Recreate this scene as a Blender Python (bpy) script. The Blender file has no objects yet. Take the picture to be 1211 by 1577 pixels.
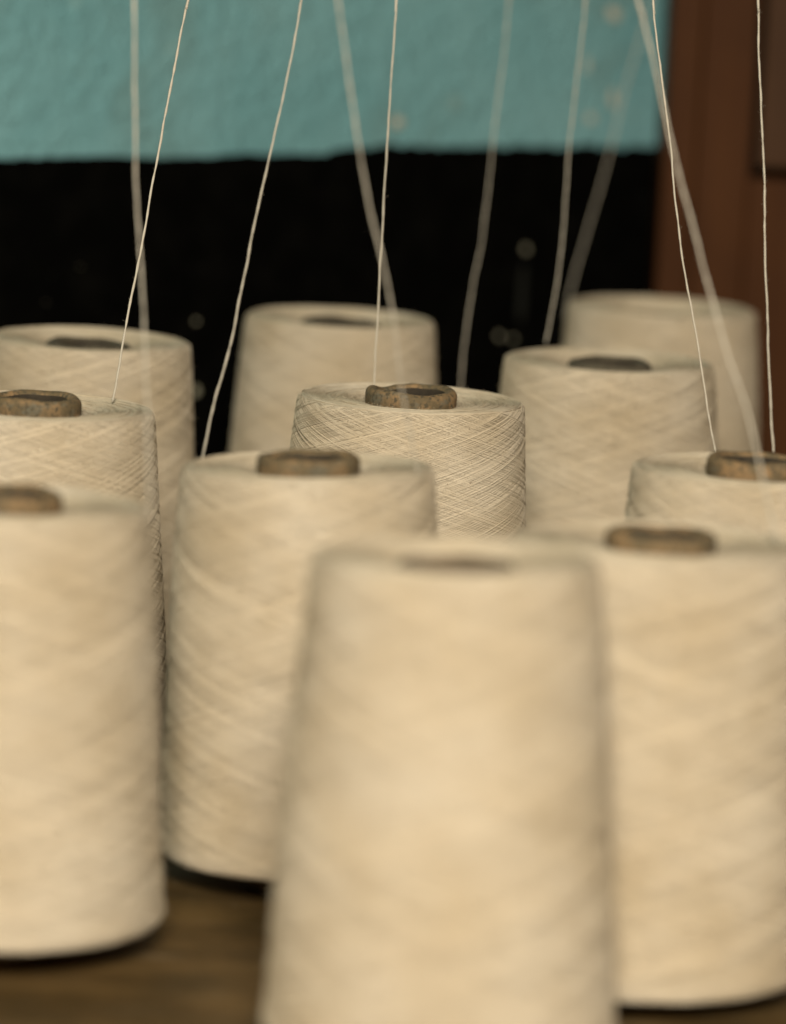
import bpy, math, random
import numpy as np
from mathutils import Matrix, Vector

S = bpy.context.scene
C = S.collection
# ------------------------------------------------------------------ camera
cd = bpy.data.cameras.new('camera')
cam = bpy.data.objects.new('camera', cd); C.objects.link(cam)
cam.matrix_world = (Matrix.Translation((0, 0, .50)) @ Matrix.Rotation(math.radians(90 - 9.2), 4, 'X')
                    @ Matrix.Rotation(math.radians(3.0), 4, 'Z'))
cd.sensor_fit = 'VERTICAL'; cd.sensor_height = 36.0; cd.sensor_width = 36.0 * 786 / 1024
cd.lens = 36.0 * 6700 / 1577
cd.clip_start = .05; cd.clip_end = 60
cd.dof.use_dof = True; cd.dof.focus_distance = 2.245; cd.dof.aperture_fstop = 4.0
cd.dof.aperture_blades = 0
S.camera = cam
# ------------------------------------------------------------------ light
w = bpy.data.worlds.new('World'); S.world = w; w.use_nodes = True
bg = w.node_tree.nodes['Background']
bg.inputs[0].default_value = (1.0, .68, .36, 1); bg.inputs[1].default_value = .05
def area(name, loc, target, sx, sy, power, col):
    l = bpy.data.lights.new(name, 'AREA'); l.shape = 'RECTANGLE'; l.size = sx; l.size_y = sy
    l.energy = power; l.color = col
    o = bpy.data.objects.new(name, l); C.objects.link(o); o.location = loc
    o.rotation_euler = (Vector(target) - Vector(loc)).to_track_quat('-Z', 'Y').to_euler()
    return o
area('window_light', (.02, -1.05, 1.58), (0, 2.1, .15), .75, .65, 160, (1.0, .955, .88))
S.view_settings.view_transform = 'Standard'; S.view_settings.look = 'None'
S.view_settings.exposure = 0; S.view_settings.gamma = 1
S.cycles.use_denoising = True
S.cycles.max_bounces = 6

# ------------------------------------------------------------------ helpers
def tag(o, label=None, cat=None, group=None, kind=None):
    if label: o['label'] = label
    if cat: o['category'] = cat
    if group: o['group'] = group
    if kind: o['kind'] = kind
    return o
def empty(name, loc=(0, 0, 0)):
    o = bpy.data.objects.new(name, None); C.objects.link(o); o.location = loc
    o.empty_display_size = .02
    return o
def link(name, me, m, parent=None):
    o = bpy.data.objects.new(name, me); C.objects.link(o)
    if m and not me.materials: me.materials.append(m)
    if parent: o.parent = parent
    return o
def mesh_np(name, V, Fq, smooth=True, attrs=None):
    me = bpy.data.meshes.new(name)
    V = np.asarray(V, dtype=np.float32); Fq = np.asarray(Fq, dtype=np.int32)
    n = len(Fq)
    me.vertices.add(len(V)); me.vertices.foreach_set('co', V.ravel())
    me.loops.add(n * 4); me.loops.foreach_set('vertex_index', Fq.ravel())
    me.polygons.add(n)
    me.polygons.foreach_set('loop_start', np.arange(0, n * 4, 4, dtype=np.int32))
    me.polygons.foreach_set('loop_total', np.full(n, 4, dtype=np.int32))
    me.polygons.foreach_set('use_smooth', np.full(n, smooth, dtype=bool))
    for k, a in (attrs or {}).items():
        at = me.attributes.new(k, 'FLOAT', 'POINT'); at.data.foreach_set('value', np.asarray(a, dtype=np.float32))
    me.update(calc_edges=True); me.validate()
    return me
def prism(pts, z0, z1, bev=0):
    import bmesh
    bm = bmesh.new()
    vs = [bm.verts.new((x, y, z0)) for x, y in pts]
    f = bm.faces.new(vs)
    r = bmesh.ops.extrude_face_region(bm, geom=[f])
    for v in r['geom']:
        if isinstance(v, bmesh.types.BMVert): v.co.z = z1
    bmesh.ops.recalc_face_normals(bm, faces=bm.faces)
    if bev: bmesh.ops.bevel(bm, geom=list(bm.edges), offset=bev, segments=3, affect='EDGES', profile=.5)
    me = bpy.data.meshes.new('prism'); bm.to_mesh(me); bm.free(); return me
def box(x0, x1, y0, y1, z0, z1, bev=0):
    return prism([(x0, y0), (x1, y0), (x1, y1), (x0, y1)], z0, z1, bev)

class N:
    def __init__(s, name):
        s.m = bpy.data.materials.new(name); s.m.use_nodes = True
        s.t = s.m.node_tree; s.b = s.t.nodes['Principled BSDF']
        s.tc = s.t.nodes.new('ShaderNodeTexCoord')
    def n(s, typ, ins=None, **kw):
        nd = s.t.nodes.new('ShaderNode' + typ)
        for k, v in kw.items(): setattr(nd, k, v)
        for k, v in (ins or {}).items():
            if isinstance(v, bpy.types.NodeSocket): s.t.links.new(v, nd.inputs[k])
            else: nd.inputs[k].default_value = v
        return nd
    def noise(s, scale, detail=4, rough=.55, dist=0, vec=None, off=None):
        v = vec or s.tc.outputs['Object']
        return s.n('TexNoise', {'Vector': v, 'Scale': scale, 'Detail': detail, 'Roughness': rough, 'Distortion': dist}).outputs['Fac']
    def scaled(s, sc, vec=None, loc=(0, 0, 0)):
        return s.n('Mapping', {'Vector': vec or s.tc.outputs['Object'], 'Scale': sc, 'Location': loc}).outputs[0]
    def ramp(s, f, stops):
        r = s.n('ValToRGB', {'Fac': f}); e = r.color_ramp.elements
        while len(e) < len(stops): e.new(.5)
        for a, (p, c) in zip(e, stops):
            a.position = p; a.color = (c, c, c, 1) if not isinstance(c, tuple) else (*c, 1)
        return r.outputs[0]
    def mix(s, f, a, b, mode='MIX'):
        m = s.n('Mix', data_type='RGBA', blend_type=mode)
        for i, v in ((0, f), (6, a), (7, b)):
            if isinstance(v, bpy.types.NodeSocket): s.t.links.new(v, m.inputs[i])
            elif isinstance(v, tuple): m.inputs[i].default_value = (*v, 1)
            else: m.inputs[i].default_value = v
        return m.outputs[2]
    def math(s, op, a, b=0):
        return s.n('Math', {0: a, 1: b}, operation=op).outputs[0]
    def bump(s, h, strength, dist):
        nd = s.n('Bump', {'Height': h, 'Strength': strength, 'Distance': dist})
        s.t.links.new(nd.outputs[0], s.b.inputs['Normal'])
    def out(s, col, rough=.8, spec=.3):
        if isinstance(col, tuple): s.b.inputs['Base Color'].default_value = (*col, 1)
        else: s.t.links.new(col, s.b.inputs['Base Color'])
        if isinstance(rough, bpy.types.NodeSocket): s.t.links.new(rough, s.b.inputs['Roughness'])
        else: s.b.inputs['Roughness'].default_value = rough
        s.b.inputs['Specular IOR Level'].default_value = spec
        return s.m

# ------------------------------------------------------------------ materials
def mat_yarn():
    k = N('cream cotton yarn')
    tone = k.n('Attribute', attribute_name='tone').outputs['Fac']
    vlow = k.noise(16, 3)
    col = k.mix(k.ramp(vlow, [(.3, 0.0), (.7, 1.0)]), (.560, .444, .280), (.665, .560, .398))
    # loose dust and lint flecks of a real cotton package
    fleck = k.ramp(k.noise(520, 2, .5), [(.715, 0.0), (.75, 1.0)])
    col = k.mix(k.math('MULTIPLY', fleck, .55), col, (.16, .10, .05))
    tn = k.n('CombineColor', {0: tone, 1: tone, 2: tone}).outputs[0]
    col = k.mix(1.0, col, tn, 'MULTIPLY')
    k.bump(k.noise(1400, 2, .6), .35, .0003)
    m = k.out(col, .92, .12)
    return m
def mat_thread():
    k = N('cream running yarn')
    f = k.noise(420, 3, .6)
    k.bump(k.n('TexWave', {'Vector': k.tc.outputs['Object'], 'Scale': 260, 'Distortion': 4.0}, bands_direction='Z').outputs['Fac'], .4, .0004)
    return k.out(k.mix(f, (.49, .415, .295), (.64, .565, .43)), .9, .15)
def mat_tube():
    k = N('worn brown paper tube')
    f1 = k.ramp(k.noise(95, 5, .6, .3), [(.42, 0.0), (.60, 1.0)])
    f2 = k.ramp(k.noise(130, 4, .6, .2, vec=k.scaled((1, 1, 1.4), loc=(3, 1, 2))), [(.55, 0.0), (.66, 1.0)])
    col = k.mix(f1, (.140, .098, .046), (.27, .165, .072))
    col = k.mix(k.math('MULTIPLY', f2, .7), col, (.125, .118, .080))
    grime = k.ramp(k.noise(420, 3), [(.36, 0.0), (.5, 1.0)])
    col = k.mix(grime, (.09, .068, .036), col)
    k.bump(k.noise(300, 5, .65), .6, .0008)
    return k.out(col, .82, .3)
def mat_tube_plain(name, a, b):
    k = N(name)
    k.bump(k.noise(300, 5, .65), .5, .0006)
    return k.out(k.mix(k.ramp(k.noise(90, 5, .6), [(.35, 0.0), (.65, 1.0)]), a, b), .85, .25)
M_hollow_shade = None
def mat_wall():
    k = N('teal limewashed plaster')
    c = k.mix(k.ramp(k.noise(9, 5, .6), [(.3, 0.0), (.7, 1.0)]), (.158, .345, .335), (.225, .425, .405))
    pt = k.ramp(k.noise(7, 6, .65, .4, vec=k.scaled((1, 1, 1), loc=(1.3, 0, 4.1))), [(.52, 0.0), (.64, 1.0)])
    c = k.mix(k.math('MULTIPLY', pt, .5), c, (.15, .225, .185))
    st = k.ramp(k.noise(42, 4, .6), [(.66, 0.0), (.76, 1.0)])
    c = k.mix(k.math('MULTIPLY', st, .5), c, (.29, .31, .21))
    d = k.ramp(k.noise(26, 3, .5, vec=k.scaled((1, 1, 1), loc=(7, 2, 5))), [(.66, 0.0), (.78, 1.0)])
    c = k.mix(k.math('MULTIPLY', d, .55), c, (.115, .165, .12))
    k.bump(k.noise(85, 5, .66), 1.0, .008)
    return k.out(c, .8, .25)
def mat_black():
    k = N('black bitumen paint')
    c = k.mix(k.ramp(k.noise(40, 5), [(.45, 0.0), (.75, 1.0)]), (.0013, .0012, .0008), (.0034, .003, .0021))
    sp = k.ramp(k.noise(210, 2, .5), [(.76, 0.0), (.80, 1.0)])
    c = k.mix(k.math('MULTIPLY', sp, .25), c, (.10, .10, .075))
    k.bump(k.noise(75, 5, .6), .3, .003)
    return k.out(c, .95, .02)
def mat_chip(name, a):
    k = N(name)
    return k.out(k.mix(k.noise(200, 3), a, tuple(x * 1.35 for x in a)), .9, .1)
def mat_wood(name, dark, light, rough=.55, sc=(26, 26, 2.2), bumps=.4):
    k = N(name)
    g = k.noise(1.6, 7, .62, .6, vec=k.scaled(sc))
    c = k.mix(k.ramp(g, [(.3, 0.0), (.72, 1.0)]), dark, light)
    b = k.ramp(k.noise(11, 4), [(.35, 0.0), (.7, 1.0)])
    c = k.mix(k.math('MULTIPLY', b, .45), c, tuple(x * .55 for x in dark))
    k.bump(g, bumps, .002)
    return k.out(c, rough, .06)
M_yarn, M_thread, M_tube = mat_yarn(), mat_thread(), mat_tube()
M_tube_grey = mat_tube_plain('dark grey paper tube', (.075, .060, .036), (.105, .085, .052))
M_tube_tan = mat_tube_plain('tan paper tube', (.085, .060, .033), (.13, .092, .052))
M_hollow_shade = mat_tube_plain('paper tube inside with painted shade', (.030, .022, .013), (.05, .037, .02))  # shade down the tube's hollow is put into this darker paper colour
M_wall, M_black = mat_wall(), mat_black()
M_cab = mat_wood('reddish brown varnished wood', (.055, .019, .005), (.077, .028, .0075))
M_drawer = mat_wood('greyed brown wood', (.055, .025, .011), (.075, .036, .016))
def mat_table():
    k = N('worn brown tabletop')
    g = k.noise(1.7, 8, .65, .5, vec=k.scaled((3, 24, 20)))
    c = k.mix(k.ramp(g, [(.3, 0.0), (.72, 1.0)]), (.080, .044, .013), (.150, .090, .031))
    sm = k.ramp(k.noise(15, 5, .6), [(.44, 0.0), (.62, 1.0)])
    c = k.mix(k.math('MULTIPLY', sm, .6), c, (.040, .027, .010))
    wr = k.ramp(k.noise(1.0, 5, .7, vec=k.scaled((12, 60, 10))), [(.58, 0.0), (.68, 1.0)])
    c = k.mix(k.math('MULTIPLY', wr, .55), c, (.23, .165, .085))
    li = k.ramp(k.noise(230, 2), [(.74, 0.0), (.77, 1.0)])
    c = k.mix(k.math('MULTIPLY', li, .8), c, (.5, .42, .28))
    k.bump(g, .5, .002)
    return k.out(c, .55, .15)
M_table = mat_table()
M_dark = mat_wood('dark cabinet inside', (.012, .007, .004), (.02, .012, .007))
M_chip_w, M_chip_t = mat_chip('pale plaster chip', (.22, .20, .13)), mat_chip('tan plaster chip', (.40, .36, .26))
M_chip_dim = mat_chip('dim plaster dust', (.05, .046, .03))
M_drip = mat_chip('dried grey drip', (.011, .011, .008))

# ------------------------------------------------------------------ the place
WA = math.atan(.8)
def tag_wall(o): return o
wall = empty('painted_wall', (0, 2.968, 0)); wall.rotation_euler = (0, 0, WA)
tag(wall, 'teal plaster wall with a black painted lower half', 'wall')
me = box(-2.2, .9, 0, .12, -.9, 2.4)
link('plaster_face', me, M_wall, wall)
# the black painted lower band: a thin coat with a ragged upper edge
rng = np.random.default_rng(5)
xs = np.arange(-2.2, .9, .0022)
edge = .2675 + .0012 * np.sin(xs * 9 + 1)
for f, a in ((34, .0008), (90, .0005), (230, .0003)):
    ph = rng.uniform(0, 6, 3); edge += a * np.sin(f * xs + ph[0]) * np.sin(f * .37 * xs + ph[1])
step = np.interp(xs, [-2.2, -.075, -.066, .9], [0, 0, .0028, .0028]); edge += step
edge += np.where(xs > -.07, 1, .35) * np.interp(xs, np.arange(-2.2, .92, .0045), rng.normal(0, .0007, len(np.arange(-2.2, .92, .0045))))
n = len(xs)
V = np.concatenate([np.stack([xs, np.full(n, -.0025), np.full(n, -.9)], 1), np.stack([xs, np.full(n, -.0025), edge], 1),
                    np.stack([xs, np.full(n, .001), edge + .0006], 1)])
i = np.arange(n - 1)
Fq = np.concatenate([np.stack([i, i + 1, n + i + 1, n + i], 1), np.stack([n + i, n + i + 1, 2 * n + i + 1, 2 * n + i], 1)])
link('black_painted_band', mesh_np('band', V, Fq, False), M_black, wall)
def blob(name, cx, cz, r, m, seed, sz=1.15, thick=.0022, y=-.0025):
    rg = np.random.default_rng(seed); k = 22; a = np.linspace(0, 2 * math.pi, k, endpoint=False)
    rr = r * (1 + (.30 if seed >= 20 else .14) * np.sin(2 * a + rg.uniform(0, 6)) + .10 * np.sin(3 * a + rg.uniform(0, 6)) + rg.normal(0, .05, k))
    V = []; Fc = []
    for s, d in ((1, 0), (.82, .8), (.45, 1.05)):
        V += [(cx + s * rr[j] * math.cos(a[j]), y - d * thick, cz + s * sz * rr[j] * math.sin(a[j])) for j in range(k)]
    V.append((cx, y - 1.1 * thick, cz))
    for l in range(2): Fc += [(l * k + j, l * k + (j + 1) % k, (l + 1) * k + (j + 1) % k, (l + 1) * k + j) for j in range(k)]
    Fc += [(2 * k + j, 2 * k + (j + 1) % k, 3 * k) for j in range(k)]
    me = bpy.data.meshes.new(name); me.from_pydata(V, [], Fc); me.update()
    me.polygons.foreach_set('use_smooth', [True] * len(me.polygons))
    return link(name, me, m, wall)
for j, (cx, cz, wd) in enumerate([(.1041, .1998, .0050), (.0843, .1392, .0042), (.0968, .1369, .0036), (-.1772, .1581, .0030),
                                  (-.1747, .1112, .0065), (-.2712, .1966, .0015), (-.2968, .1741, .0014)]):
    blob('plaster_chip', cx, cz, wd * .45, M_chip_w if j < 5 else M_chip_dim, j)
blob('dried_drip', .1035, .168, .0045, M_drip, 77, 3.6, .0006)
for j, (cx, cz, wd) in enumerate([(-.0135, .2888, .0072), (.1528, .3283, .0058), (.1754, .3639, .0088), (.1795, .3046, .0076), (.1594, .2909, .0060)]):
    blob('plaster_patch', cx, cz, wd * .5, M_chip_t, 20 + j, 1.35, .0004, 0)

# table: its back edge follows the slanting wall
tab = empty('wooden_table', (0, 2.1, -.75))
tag(tab, 'worn dark brown wooden table under the yarn cones', 'table')
yb = lambda x: 2.968 + .8 * x - .006
me = prism([(-.62, 1.25), (.62, 1.25), (.62, 3.005), (.055, 3.005), (-.62, yb(-.62))], -.045, -.005, .002)
tt = link('tabletop', me, M_table, tab); tt.matrix_parent_inverse = Matrix.Translation((0, -2.1, .75))
for x, y in ((-.57, 1.31), (.57, 1.31), (-.57, 2.35), (.57, 2.9)):
    lg = link('leg', box(x - .03, x + .03, y - .03, y + .03, -.75, -.046, .003), M_table, tab)
    lg.matrix_parent_inverse = Matrix.Translation((0, -2.1, .75))

fl = link('floor', box(-2.4, 1.6, -.6, 4.2, -.80, -.751), mat_wood('dark floor', (.05, .04, .03), (.08, .065, .05)))
tag(fl, 'dark floor under the table', kind='structure')

# wooden cabinet at the right
cab = empty('wooden_cabinet', (.1745, 3.02, -.75))
tag(cab, 'reddish brown wooden cabinet standing at the right end of the wall', 'cabinet')
def cpart(name, me, m, par=None):
    o = link(name, me, m, par or cab)
    o.matrix_parent_inverse = Matrix.Translation((-.1745, -3.02, .75)); return o
cpart('side_panel', box(.1745, .197, 3.0205, 3.12, -.75, 1.2, .0015), M_cab)
cpart('front_frame', box(.1975, .2345, 3.020, 3.045, -.75, 1.2, .0015), M_cab)
cpart('lower_panel', box(.2347, .80, 3.0215, 3.045, -.75, .2585, .0015), M_cab)
cpart('inner_board', box(.2347, .80, 3.060, 3.075, -.75, 1.2), M_dark)
cpart('drawer_front', box(.2385, .80, 3.008, 3.040, .2665, 1.2, .003), M_drawer)

# ------------------------------------------------------------------ yarn cones
RT = .0600; ZT = .194; ZB = .010; R0 = .0215     # nominal top radius, top and bottom height, tube radius
def profile(taper, dish):
    """outline (r, z) of a wound package from the bottom hub over the side to the top hub"""
    rb = RT + taper * (ZT - ZB); P = [(R0 + .003, ZB + .004), (rb * .62, ZB + .0008)]
    n_ = 10; rr = .0075
    for j in range(n_ + 1):
        a = -math.pi / 2 + j / n_ * math.pi / 2
        P.append((rb - rr + rr * math.cos(a), ZB + rr + rr * math.sin(a)))
    for j in range(1, 40):
        t = j / 40; z = ZB + rr + t * (ZT - ZB - rr - .0035)
        P.append((rb - taper * (z - ZB) + .0011 * math.sin(math.pi * t), z))
    rr = .0032
    for j in range(n_ + 1):
        a = j / n_ * math.pi / 2
        P.append((RT - rr + rr * math.cos(a), ZT - rr + rr * math.sin(a)))
    for j in range(1, 13):
        t = j / 12; r = RT - rr + t * (R0 - .0015 - RT + rr)
        P.append((r, ZT - dish * (t ** 1.4) - .0004 * math.sin(t * 9)))
    P = np.array(P)
    s = np.concatenate([[0], np.cumsum(np.hypot(*(P[1:] - P[:-1]).T))])
    return P, s
def tube_grid(path, rad, sides=4, up=None):
    """path (n, m, 3) of n strands with m points -> verts, quads"""
    n_, m_, _ = path.shape
    T = np.gradient(path, axis=1); T /= np.linalg.norm(T, axis=2, keepdims=True) + 1e-12
    U = up - (up * T).sum(2, keepdims=True) * T; U /= np.linalg.norm(U, axis=2, keepdims=True) + 1e-12
    B = np.cross(T, U)
    a = np.arange(sides) / sides * 2 * np.pi
    rad = np.asarray(rad).reshape(n_, -1, 1, 1) if np.ndim(rad) else rad
    V = path[:, :, None, :] + rad * (np.cos(a)[None, None, :, None] * U[:, :, None, :] + np.sin(a)[None, None, :, None] * B[:, :, None, :])
    V = V.reshape(-1, 3)
    s, p, q = np.meshgrid(np.arange(n_), np.arange(m_ - 1), np.arange(sides), indexing='ij')
    i0 = (s * m_ + p) * sides; q1 = (q + 1) % sides
    Fq = np.stack([i0 + q, i0 + q1, i0 + sides + q1, i0 + sides + q], -1).reshape(-1, 4)
    return V, Fq
def package(seed, taper, dish):
    rg = np.random.default_rng(seed)
    P, s = profile(taper, dish)
    nr = np.gradient(P[:, 1], s); nz = -np.gradient(P[:, 0], s); L = np.hypot(nr, nz); nr /= L; nz /= L
    # solid core
    K = 160; a = np.arange(K) / K * 2 * np.pi; m_ = len(P)
    low = .0005 * np.sin(3 * a[None] + 18 * P[:, 1:2] * 3) * (P[:, 0:1] > .05)
    RR = P[:, 0:1] - .00025 + low * .6
    V = np.stack([RR * np.cos(a), RR * np.sin(a), np.repeat(P[:, 1:2] - .0002, K, 1)], -1).reshape(-1, 3)
    i_, j_ = np.meshgrid(np.arange(m_ - 1), np.arange(K), indexing='ij'); j1 = (j_ + 1) % K
    Fq = np.stack([i_ * K + j_, i_ * K + j1, (i_ + 1) * K + j1, (i_ + 1) * K + j_], -1).reshape(-1, 4)
    Vs, Fs, Ts = [V], [Fq], [np.full(len(V), .88)]; off = len(V)
    def add(path, rad, up, tone):
        nonlocal off
        v, f = tube_grid(path, rad, 4, up); Vs.append(v); Fs.append(f + off); off += len(v)
        Ts.append(np.repeat(np.broadcast_to(tone, path.shape[:2]).reshape(-1), 4))
    def on(sv, th, h):
        r = np.interp(sv, s, P[:, 0]) + h * np.interp(sv, s, nr) + .0003 * np.sin(3 * th + 54 * np.interp(sv, s, P[:, 1])) * .9
        z = np.interp(sv, s, P[:, 1]) + h * np.interp(sv, s, nz)
        a_, b_ = np.interp(sv, s, nr), np.interp(sv, s, nz)
        return np.stack([r * np.cos(th), r * np.sin(th), z], -1), np.stack([a_ * np.cos(th), a_ * np.sin(th), b_], -1)
    sA = s[1 + 5]; sB = s[2 + 10 + 39 + 8]      # winding runs between the rounded ends
    for d, Nn in ((1, 300), (-1, 300)):
        base = (np.arange(Nn) + rg.uniform(-.5, .5, Nn)) / Nn * 2 * np.pi
        base = base + .055 * np.sin(base * 7 + rg.uniform(0, 6)) + .04 * np.sin(base * 17 + rg.uniform(0, 6))   # bands of closer strands
        turns = rg.normal(1.38, .04, Nn) * 2 * np.pi
        m2 = 130; t = np.linspace(0, 1, m2)[None]
        e0 = rg.exponential(.0016, (Nn, 1)); e1 = rg.exponential(.0012, (Nn, 1))
        tt_ = t - .012 * np.sin(2 * np.pi * t)          # slight easing near the turns
        sv = sA + e0 + (sB - e1 - sA - e0) * tt_
        th = base[:, None] + d * turns[:, None] * t
        ph = rg.uniform(0, 6.3, (Nn, 1))
        th = th + .006 * np.sin(14 * t + ph) + .003 * np.sin(41 * t + 2 * ph)
        h = rg.uniform(-.00005, .00034, (Nn, 1)) + .00008 * np.sin(33 * t + ph)
        p, u = on(sv, th, h)
        band = .025 * np.sin(base * 7 + 1) + .02 * np.sin(base * 3 + 2)
        tone = (rg.normal(.985, .04, Nn) + band)[:, None]
        add(p, rg.uniform(.00013, .00025, Nn), u, tone)
    # reversal loops on the upper face
    Nn = 150; m2 = 70; t = np.linspace(0, 1, m2)[None]
    f0 = np.sort(rg.uniform(0, 1, Nn))[:, None]
    f = f0 + .06 * np.sin(2 * np.pi * t * rg.uniform(.6, 1.4, (Nn, 1)) + rg.uniform(0, 6, (Nn, 1)))
    f = np.clip(f, .01, .97); s0 = s[2 + 10 + 39 + 7]; sv = s0 + (s[-1] - s0) * f
    th = rg.uniform(0, 6.3, (Nn, 1)) + rg.uniform(2.2, 5, (Nn, 1)) * t
    p, u = on(sv, th, rg.uniform(-.0002, .00022, (Nn, 1)))
    add(p, rg.uniform(.00015, .00026, Nn), u, rg.normal(.93, .05, Nn)[:, None])
    # loose fibres standing off the surface
    Nn = 2600; m2 = 5; t = np.linspace(0, 1, m2)[None]
    sv0 = rg.uniform(sA, s[-1] - .008, (Nn, 1)); th0 = rg.uniform(0, 6.3, (Nn, 1))
    ln = rg.uniform(.0012, .0050, (Nn, 1)); an = rg.uniform(0, 6.3, (Nn, 1))
    hh = rg.uniform(.0001, .0016, (Nn, 1)) * np.sin(np.pi * np.clip(t * rg.uniform(.5, 1, (Nn, 1)), 0, 1)) + .0002
    sv = np.clip(sv0 + ln * t * np.sin(an), sA, s[-1]); th = th0 + ln * t * np.cos(an) / .06 + .012 * np.sin(5 * t + an)
    p, u = on(sv, th, hh)
    add(p, np.full(Nn, .000035), u + 1e-4, 1.0)
    return mesh_np('yarn_package', np.concatenate(Vs), np.concatenate(Fs), True, {'tone': np.concatenate(Ts)})
PK = {'a': package(1, .056, .0036), 'b': package(2, .080, .0038), 'c': package(3, .066, .0060), 'd': package(4, .080, .0040)}

def tube_mesh(seed, top, dent=0, lip=.0242):
    """paper tube with a rolled lip; the lip is slightly uneven, worn or dented"""
    rg = np.random.default_rng(seed); K = 96; a = np.arange(K) / K * 2 * np.pi
    pr = [(R0 + .0045, -.005), (R0 + .0040, .05), (R0 + .0006, top - .014), (lip - .0004, top - .0110)]
    for j in range(15):
        b = j / 14 * math.pi
        pr.append((lip - .0034 + .0034 * math.cos(b), top - .0036 + .0036 * math.sin(b)))
    pr += [(lip - .0070, top - .010), (lip - .0072, top - .04), (R0 + .0005, .02), (R0 + .0020, -.005)]
    V = []
    w1 = .0004 * np.sin(2 * a + rg.uniform(0, 6)) + .0003 * np.sin(5 * a + rg.uniform(0, 6)) + rg.normal(0, .00005, K)
    w2 = .0004 * np.sin(3 * a + rg.uniform(0, 6))
    for r, z in pr:
        t = min(max((z - (top - .011)) / .011, 0), 1)
        dz = t * w1
        dr = t * w2
        if dent:
            for (ang, wd, dp) in ((2.3, .35, .0014), (1.75, .18, .0005), (-1.0, .5, .0007)):
                dd = np.angle(np.exp(1j * (a - ang))); dz = dz - t * dp * np.exp(-(dd / wd) ** 2); dr = dr - t * .5 * dp * np.exp(-(dd / wd) ** 2)
        V.append(np.stack([(r + dr) * np.cos(a), (r + dr) * np.sin(a), np.full(K, z) + dz], -1))
    V = np.concatenate(V); m_ = len(pr)
    i_, j_ = np.meshgrid(np.arange(m_ - 1), np.arange(K), indexing='ij'); j1 = (j_ + 1) % K
    Fq = np.stack([i_ * K + j_, i_ * K + j1, (i_ + 1) * K + j1, (i_ + 1) * K + j_], -1).reshape(-1, 4)
    me = mesh_np('cone_tube', V, Fq)
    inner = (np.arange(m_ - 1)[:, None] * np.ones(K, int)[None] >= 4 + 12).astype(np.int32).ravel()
    return me, inner

G = 'yarn cones standing on the wooden table'
CONES = [  # x, y, top z, top radius, package, tube top above package top, tilt x, tilt y (deg), spin, dent, label
 (.0257, 1.6950, .2074, .0571, 'd', -.0022, -1.4, -1.0, 0.3, 0, 'large blurred yarn cone nearest the camera at the bottom centre with no tube tip'),
 (.1164, 1.8502, .1932, .0637, 'a', .0044, -1.2, 0, 2.0, 0, 'wide blurred yarn cone with brown tube tip, just right of the nearest cone'),
 (-.1674, 1.8582, .194, .0613, 'b', .0050, -1.2, .2, 4.0, 0, 'blurred cream yarn cone with brown tube tip standing at the bottom left corner'),
 (-.0407, 1.9998, .194, .0586, 'a', .0056, -1.2, -2.3, 1.1, 0, 'yarn cone with brown tube tip, standing between the nearest and the bottom left cones'),
 (.0062, 2.2664, .194, .0595, 'a', .0052, 0, 0, 5.2, 1, 'sharply focused yarn cone in the middle with crisscross threads and a dented tube'),
 (-.1782, 2.4595, .192, .0579, 'c', -.0015, 0, .3, 2.7, 0, 'rearmost yarn cone at the left edge, its dark tube sunk level with the top'),
 (-.1828, 2.1608, .194, .0602, 'b', .0054, -.6, 0, 0.9, 0, 'cream yarn cone with tube tip, middle one of the three along the left edge'),
 (-.0380, 2.6297, .192, .0572, 'c', -.0016, 0, 0, 3.6, 0, 'rear centre yarn cone with flush tube standing alone against the black paint'),
 (.1202, 2.4869, .192, .0602, 'c', -.0002, 0, -.4, 1.9, 0, 'cream yarn cone with a sunken top and dark grey tube, right behind the focused cone'),
 (.1664, 2.7884, .1915, .0600, 'c', -.0065, 0, 0, 0.1, 0, 'farthest yarn cone at the rear right, in front of the wooden cabinet'),
 (.1736, 2.0725, .194, .0594, 'a', .0062, -.6, 0, 4.4, 0, 'yarn cone cut by the right edge with an orange and blue mottled tube'),
]
for k_, (x, y, zt, r, pk, tt0, tx, ty, spin, dent, lab) in enumerate(CONES):
    root = empty('yarn_cone', (x, y, 0)); root.rotation_euler = (math.radians(tx), math.radians(ty), 0)
    tag(root, lab, 'yarn cone', G)
    # a tilted cone rests on the lower edge of its tube
    root.location.z = abs(math.sin(math.radians(ty))) * .026
    root.location.x = x - math.sin(math.radians(ty)) * zt
    p = link('yarn_package', PK[pk], M_yarn, root)
    p.scale = (r / RT, r / RT, zt / ZT); p.rotation_euler = (0, 0, spin)
    if k_ == 1: p.scale.z = (zt + .005) / ZT; p.location.z = -.005      # this package sits lower on its tube
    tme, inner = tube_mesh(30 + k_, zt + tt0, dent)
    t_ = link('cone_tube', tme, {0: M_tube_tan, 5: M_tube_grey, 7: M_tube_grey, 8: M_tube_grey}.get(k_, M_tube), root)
    tme.materials.append(M_tube_tan if k_ == 0 else M_hollow_shade); tme.polygons.foreach_set('material_index', inner)
    if not dent: t_.rotation_euler = (0, 0, spin)

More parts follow.
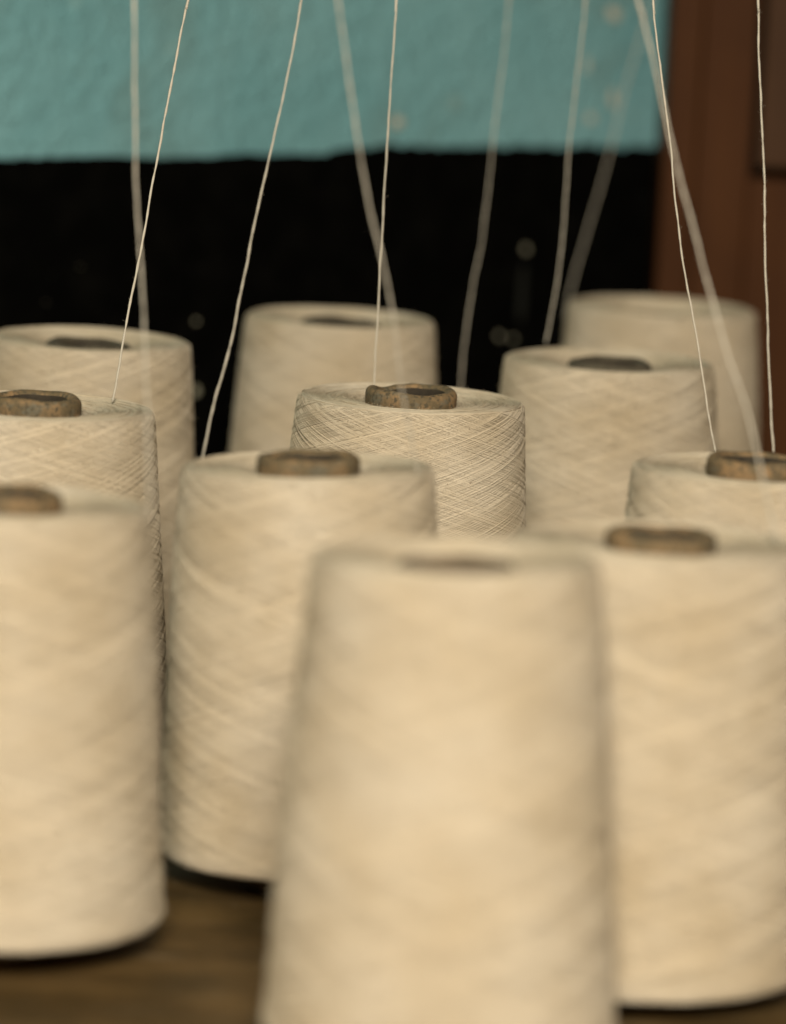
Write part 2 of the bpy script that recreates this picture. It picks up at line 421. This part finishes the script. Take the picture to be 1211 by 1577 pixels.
# ------------------------------------------------------------------ running yarns
def catmull(P, per):
    P = [Vector(p) for p in P]; P = [P[0] * 2 - P[1]] + P + [P[-1] * 2 - P[-2]]
    o = []
    for i in range(1, len(P) - 2):
        a, b, c, d = P[i - 1:i + 3]; n_ = max(3, int((c - b).length / per))
        for j in range(n_):
            t = j / n_; t2, t3 = t * t, t * t * t
            o.append(.5 * ((2 * b) + (c - a) * t + (2 * a - 5 * b + 4 * c - d) * t2 + (3 * b - a - 3 * c + d) * t3))
    o.append(P[-2]); return np.array([tuple(v) for v in o])
def running(P, rad, lab, seed, amp=.00018):
    rg = np.random.default_rng(seed)
    q = catmull(P, .0035); n_ = len(q); t = np.arange(n_) * .0035
    for ax in (0, 1):
        for f, a_ in ((55, 1.2), (130, .8), (330, .45)):
            q[:, ax] += amp * a_ * np.sin(f * t + rg.uniform(0, 6) + 1.5 * np.sin(t * f * .31 + rg.uniform(0, 6)))
    path = q[None]; up = np.tile(np.array([.2, -1, .1]), (1, n_, 1))
    rr = (rad * (1 + .14 * np.sin(900 * t + 2 * np.sin(t * 210)) + rg.normal(0, .09, n_)))[None]
    v, f = tube_grid(path, rr, 6, up); Vs, Fs, off = [v], [f], len(v)
    K = int(n_ * 1.5); idx = rg.integers(0, n_ - 1, K); m2 = 4; tt_ = np.linspace(0, 1, m2)[None, :, None]
    d = rg.normal(0, 1, (K, 1, 3)) * .5 + np.array([0, 0, rg.choice([-1, 1])]) * 1.0
    ln = rg.uniform(.0008, .0026, (K, 1, 1)); d /= np.linalg.norm(d, axis=2, keepdims=True)
    hp = q[idx][:, None, :] + d * ln * tt_ + rg.normal(0, .0003, (K, 1, 3)) * tt_ ** 2
    v, f = tube_grid(hp, np.full(K, .00003), 3, np.tile(np.array([.3, -1, .2]), (K, m2, 1)))
    Vs.append(v); Fs.append(f + off)
    o = link('running_thread', mesh_np('running_thread', np.concatenate(Vs), np.concatenate(Fs)), M_thread)
    tag(o, lab, 'thread', 'yarns drawn up from the cones')
TH = [
    [(-0.1947, 2.1573, 1.3101), (-0.1533, 2.0616, 0.7192), (-0.1326, 2.0137, 0.4237), (-0.1314, 2.0109, 0.4061), (-0.1285, 2.0037, 0.362), (-0.1251, 1.9921, 0.3213), (-0.1216, 1.9819, 0.2896), (-0.1166, 1.9568, 0.2599), (-0.1097, 1.8994, 0.2181), (-0.1051, 1.8594, 0.1905)],
    [(-0.0048, 2.6188, 1.2399), (-0.0797, 2.3901, 0.6903), (-0.1172, 2.2758, 0.4155), (-0.1199, 2.2675, 0.3956), (-0.1266, 2.2549, 0.349), (-0.1326, 2.2426, 0.3043), (-0.1375, 2.2308, 0.2631), (-0.142, 2.2202, 0.2288), (-0.1444, 2.1953, 0.2), (-0.1451, 2.1894, 0.1947)],
    [(0.0447, 2.3286, 1.3046), (-0.0228, 2.2333, 0.716), (-0.0566, 2.1856, 0.4218), (-0.0588, 2.1825, 0.4025), (-0.0645, 2.1707, 0.3609), (-0.0723, 2.1584, 0.3161), (-0.0767, 2.1486, 0.2871), (-0.08, 2.1396, 0.2627), (-0.0849, 2.1242, 0.2303), (-0.0903, 2.1104, 0.2077), (-0.0935, 2.092, 0.1877), (-0.0938, 2.0754, 0.1791), (-0.0935, 2.0588, 0.1706)],
    [(-0.2049, 2.0854, 1.3043), (-0.0946, 1.9911, 0.7221), (-0.0394, 1.944, 0.431), (-0.0362, 1.9412, 0.4141), (-0.0288, 1.9403, 0.3771), (-0.021, 1.9389, 0.3371), (-0.0131, 1.9391, 0.307), (-0.0056, 1.9447, 0.279), (0.0014, 1.9585, 0.2392), (0.0102, 1.9772, 0.1986)],
    [(-0.0147, 2.4911, 1.3069), (-0.0132, 2.3951, 0.7146), (-0.0125, 2.3472, 0.4185), (-0.0124, 2.3438, 0.3979), (-0.0132, 2.3366, 0.3532), (-0.0134, 2.3288, 0.305), (-0.0139, 2.3227, 0.2672), (-0.0138, 2.3171, 0.2328), (-0.0137, 2.3176, 0.2047), (-0.0135, 2.3147, 0.1931)],
    [(0.0981, 2.8239, 1.298), (0.0697, 2.7281, 0.7064), (0.0555, 2.6802, 0.4106), (0.0544, 2.6764, 0.387), (0.0521, 2.6687, 0.3398), (0.0486, 2.6561, 0.2929), (0.0453, 2.6428, 0.2423), (0.0409, 2.6327, 0.2113), (0.038, 2.622, 0.1767), (0.0371, 2.6134, 0.1547), (0.0342, 2.6026, 0.1195), (0.032, 2.5976, 0.0883)],
    [(0.1717, 2.7333, 1.3015), (0.1236, 2.6377, 0.7112), (0.0996, 2.5899, 0.416), (0.0977, 2.5862, 0.3931), (0.0954, 2.5794, 0.3513), (0.0924, 2.5664, 0.3023), (0.0916, 2.5553, 0.2648), (0.0892, 2.5497, 0.2307), (0.0866, 2.5461, 0.2079), (0.0845, 2.5387, 0.1941)],
    [(-0.1981, 2.1165, 1.2775), (-0.0045, 2.0257, 0.7169), (0.0923, 1.9803, 0.4366), (0.0982, 1.9776, 0.4195), (0.1063, 1.9734, 0.3938), (0.115, 1.9633, 0.3628), (0.1253, 1.9528, 0.329), (0.1338, 1.9432, 0.3012), (0.145, 1.9278, 0.2685), (0.155, 1.9133, 0.2417), (0.1617, 1.889, 0.2167), (0.1669, 1.8601, 0.1946)],
    [(0.175, 2.985, 1.2433), (0.170, 2.985, 0.685), (0.1583, 2.9732, 0.4058), (0.1496, 2.9546, 0.3537), (0.1402, 2.9382, 0.3148), (0.1322, 2.9218, 0.2763), (0.1236, 2.9062, 0.2423), (0.1157, 2.8913, 0.2128), (0.1105, 2.8774, 0.1897), (0.1073, 2.8545, 0.1731)],
    [(-0.0205, 2.3797, 1.3071), (0.0704, 2.2848, 0.7217), (0.1158, 2.2374, 0.429), (0.1188, 2.2343, 0.4095), (0.1247, 2.2285, 0.3737), (0.1311, 2.2207, 0.3382), (0.1355, 2.213, 0.3092), (0.1405, 2.2053, 0.2804), (0.148, 2.198, 0.2484), (0.1543, 2.1879, 0.2168), (0.1602, 2.168, 0.188), (0.1628, 2.1405, 0.1746)],
    [(0.0922, 2.3611, 1.3176), (0.1435, 2.2655, 0.7275), (0.1692, 2.2177, 0.4324), (0.1709, 2.2146, 0.413), (0.1741, 2.2078, 0.371), (0.1776, 2.196, 0.3294), (0.1797, 2.1852, 0.2944), (0.1821, 2.1696, 0.2601), (0.184, 2.149, 0.2268), (0.1859, 2.1267, 0.1955)],
]
TL = [
 (.00054, 'thick blurred thread rising nearly straight at the far left from the bottom left cone'),
 (.00060, 'thin thread slanting right as it rises from the rear cone at the left edge'),
 (.00050, 'curving thread rising from the back rim of the cone left of the nearest cone'),
 (.00048, 'wide blurred thread leaning left as it rises past the rear centre cone'),
 (.00050, 'thin sharp thread rising almost straight up behind the focused middle cone'),
 (.00044, 'dim blurred thread ending behind the right rim of the focused cone'),
 (.00046, 'blurred thread rising from the back rim of the cone with the sunken top'),
 (.00060, 'thick pale blurred thread crossing diagonally in front of the cabinet and the mottled tube'),
 (.00048, 'faintest blurred thread rising from behind the farthest cone at the rear right'),
 (.00048, 'crisp thin thread crossing over the thick diagonal thread, ending behind the right edge cone'),
 (.00050, 'crisp vertical thread nearest the right edge in front of the brown cabinet'),
]
for j, (P, (rad, lab)) in enumerate(zip(TH, TL)): running(P, rad, lab, 60 + j)
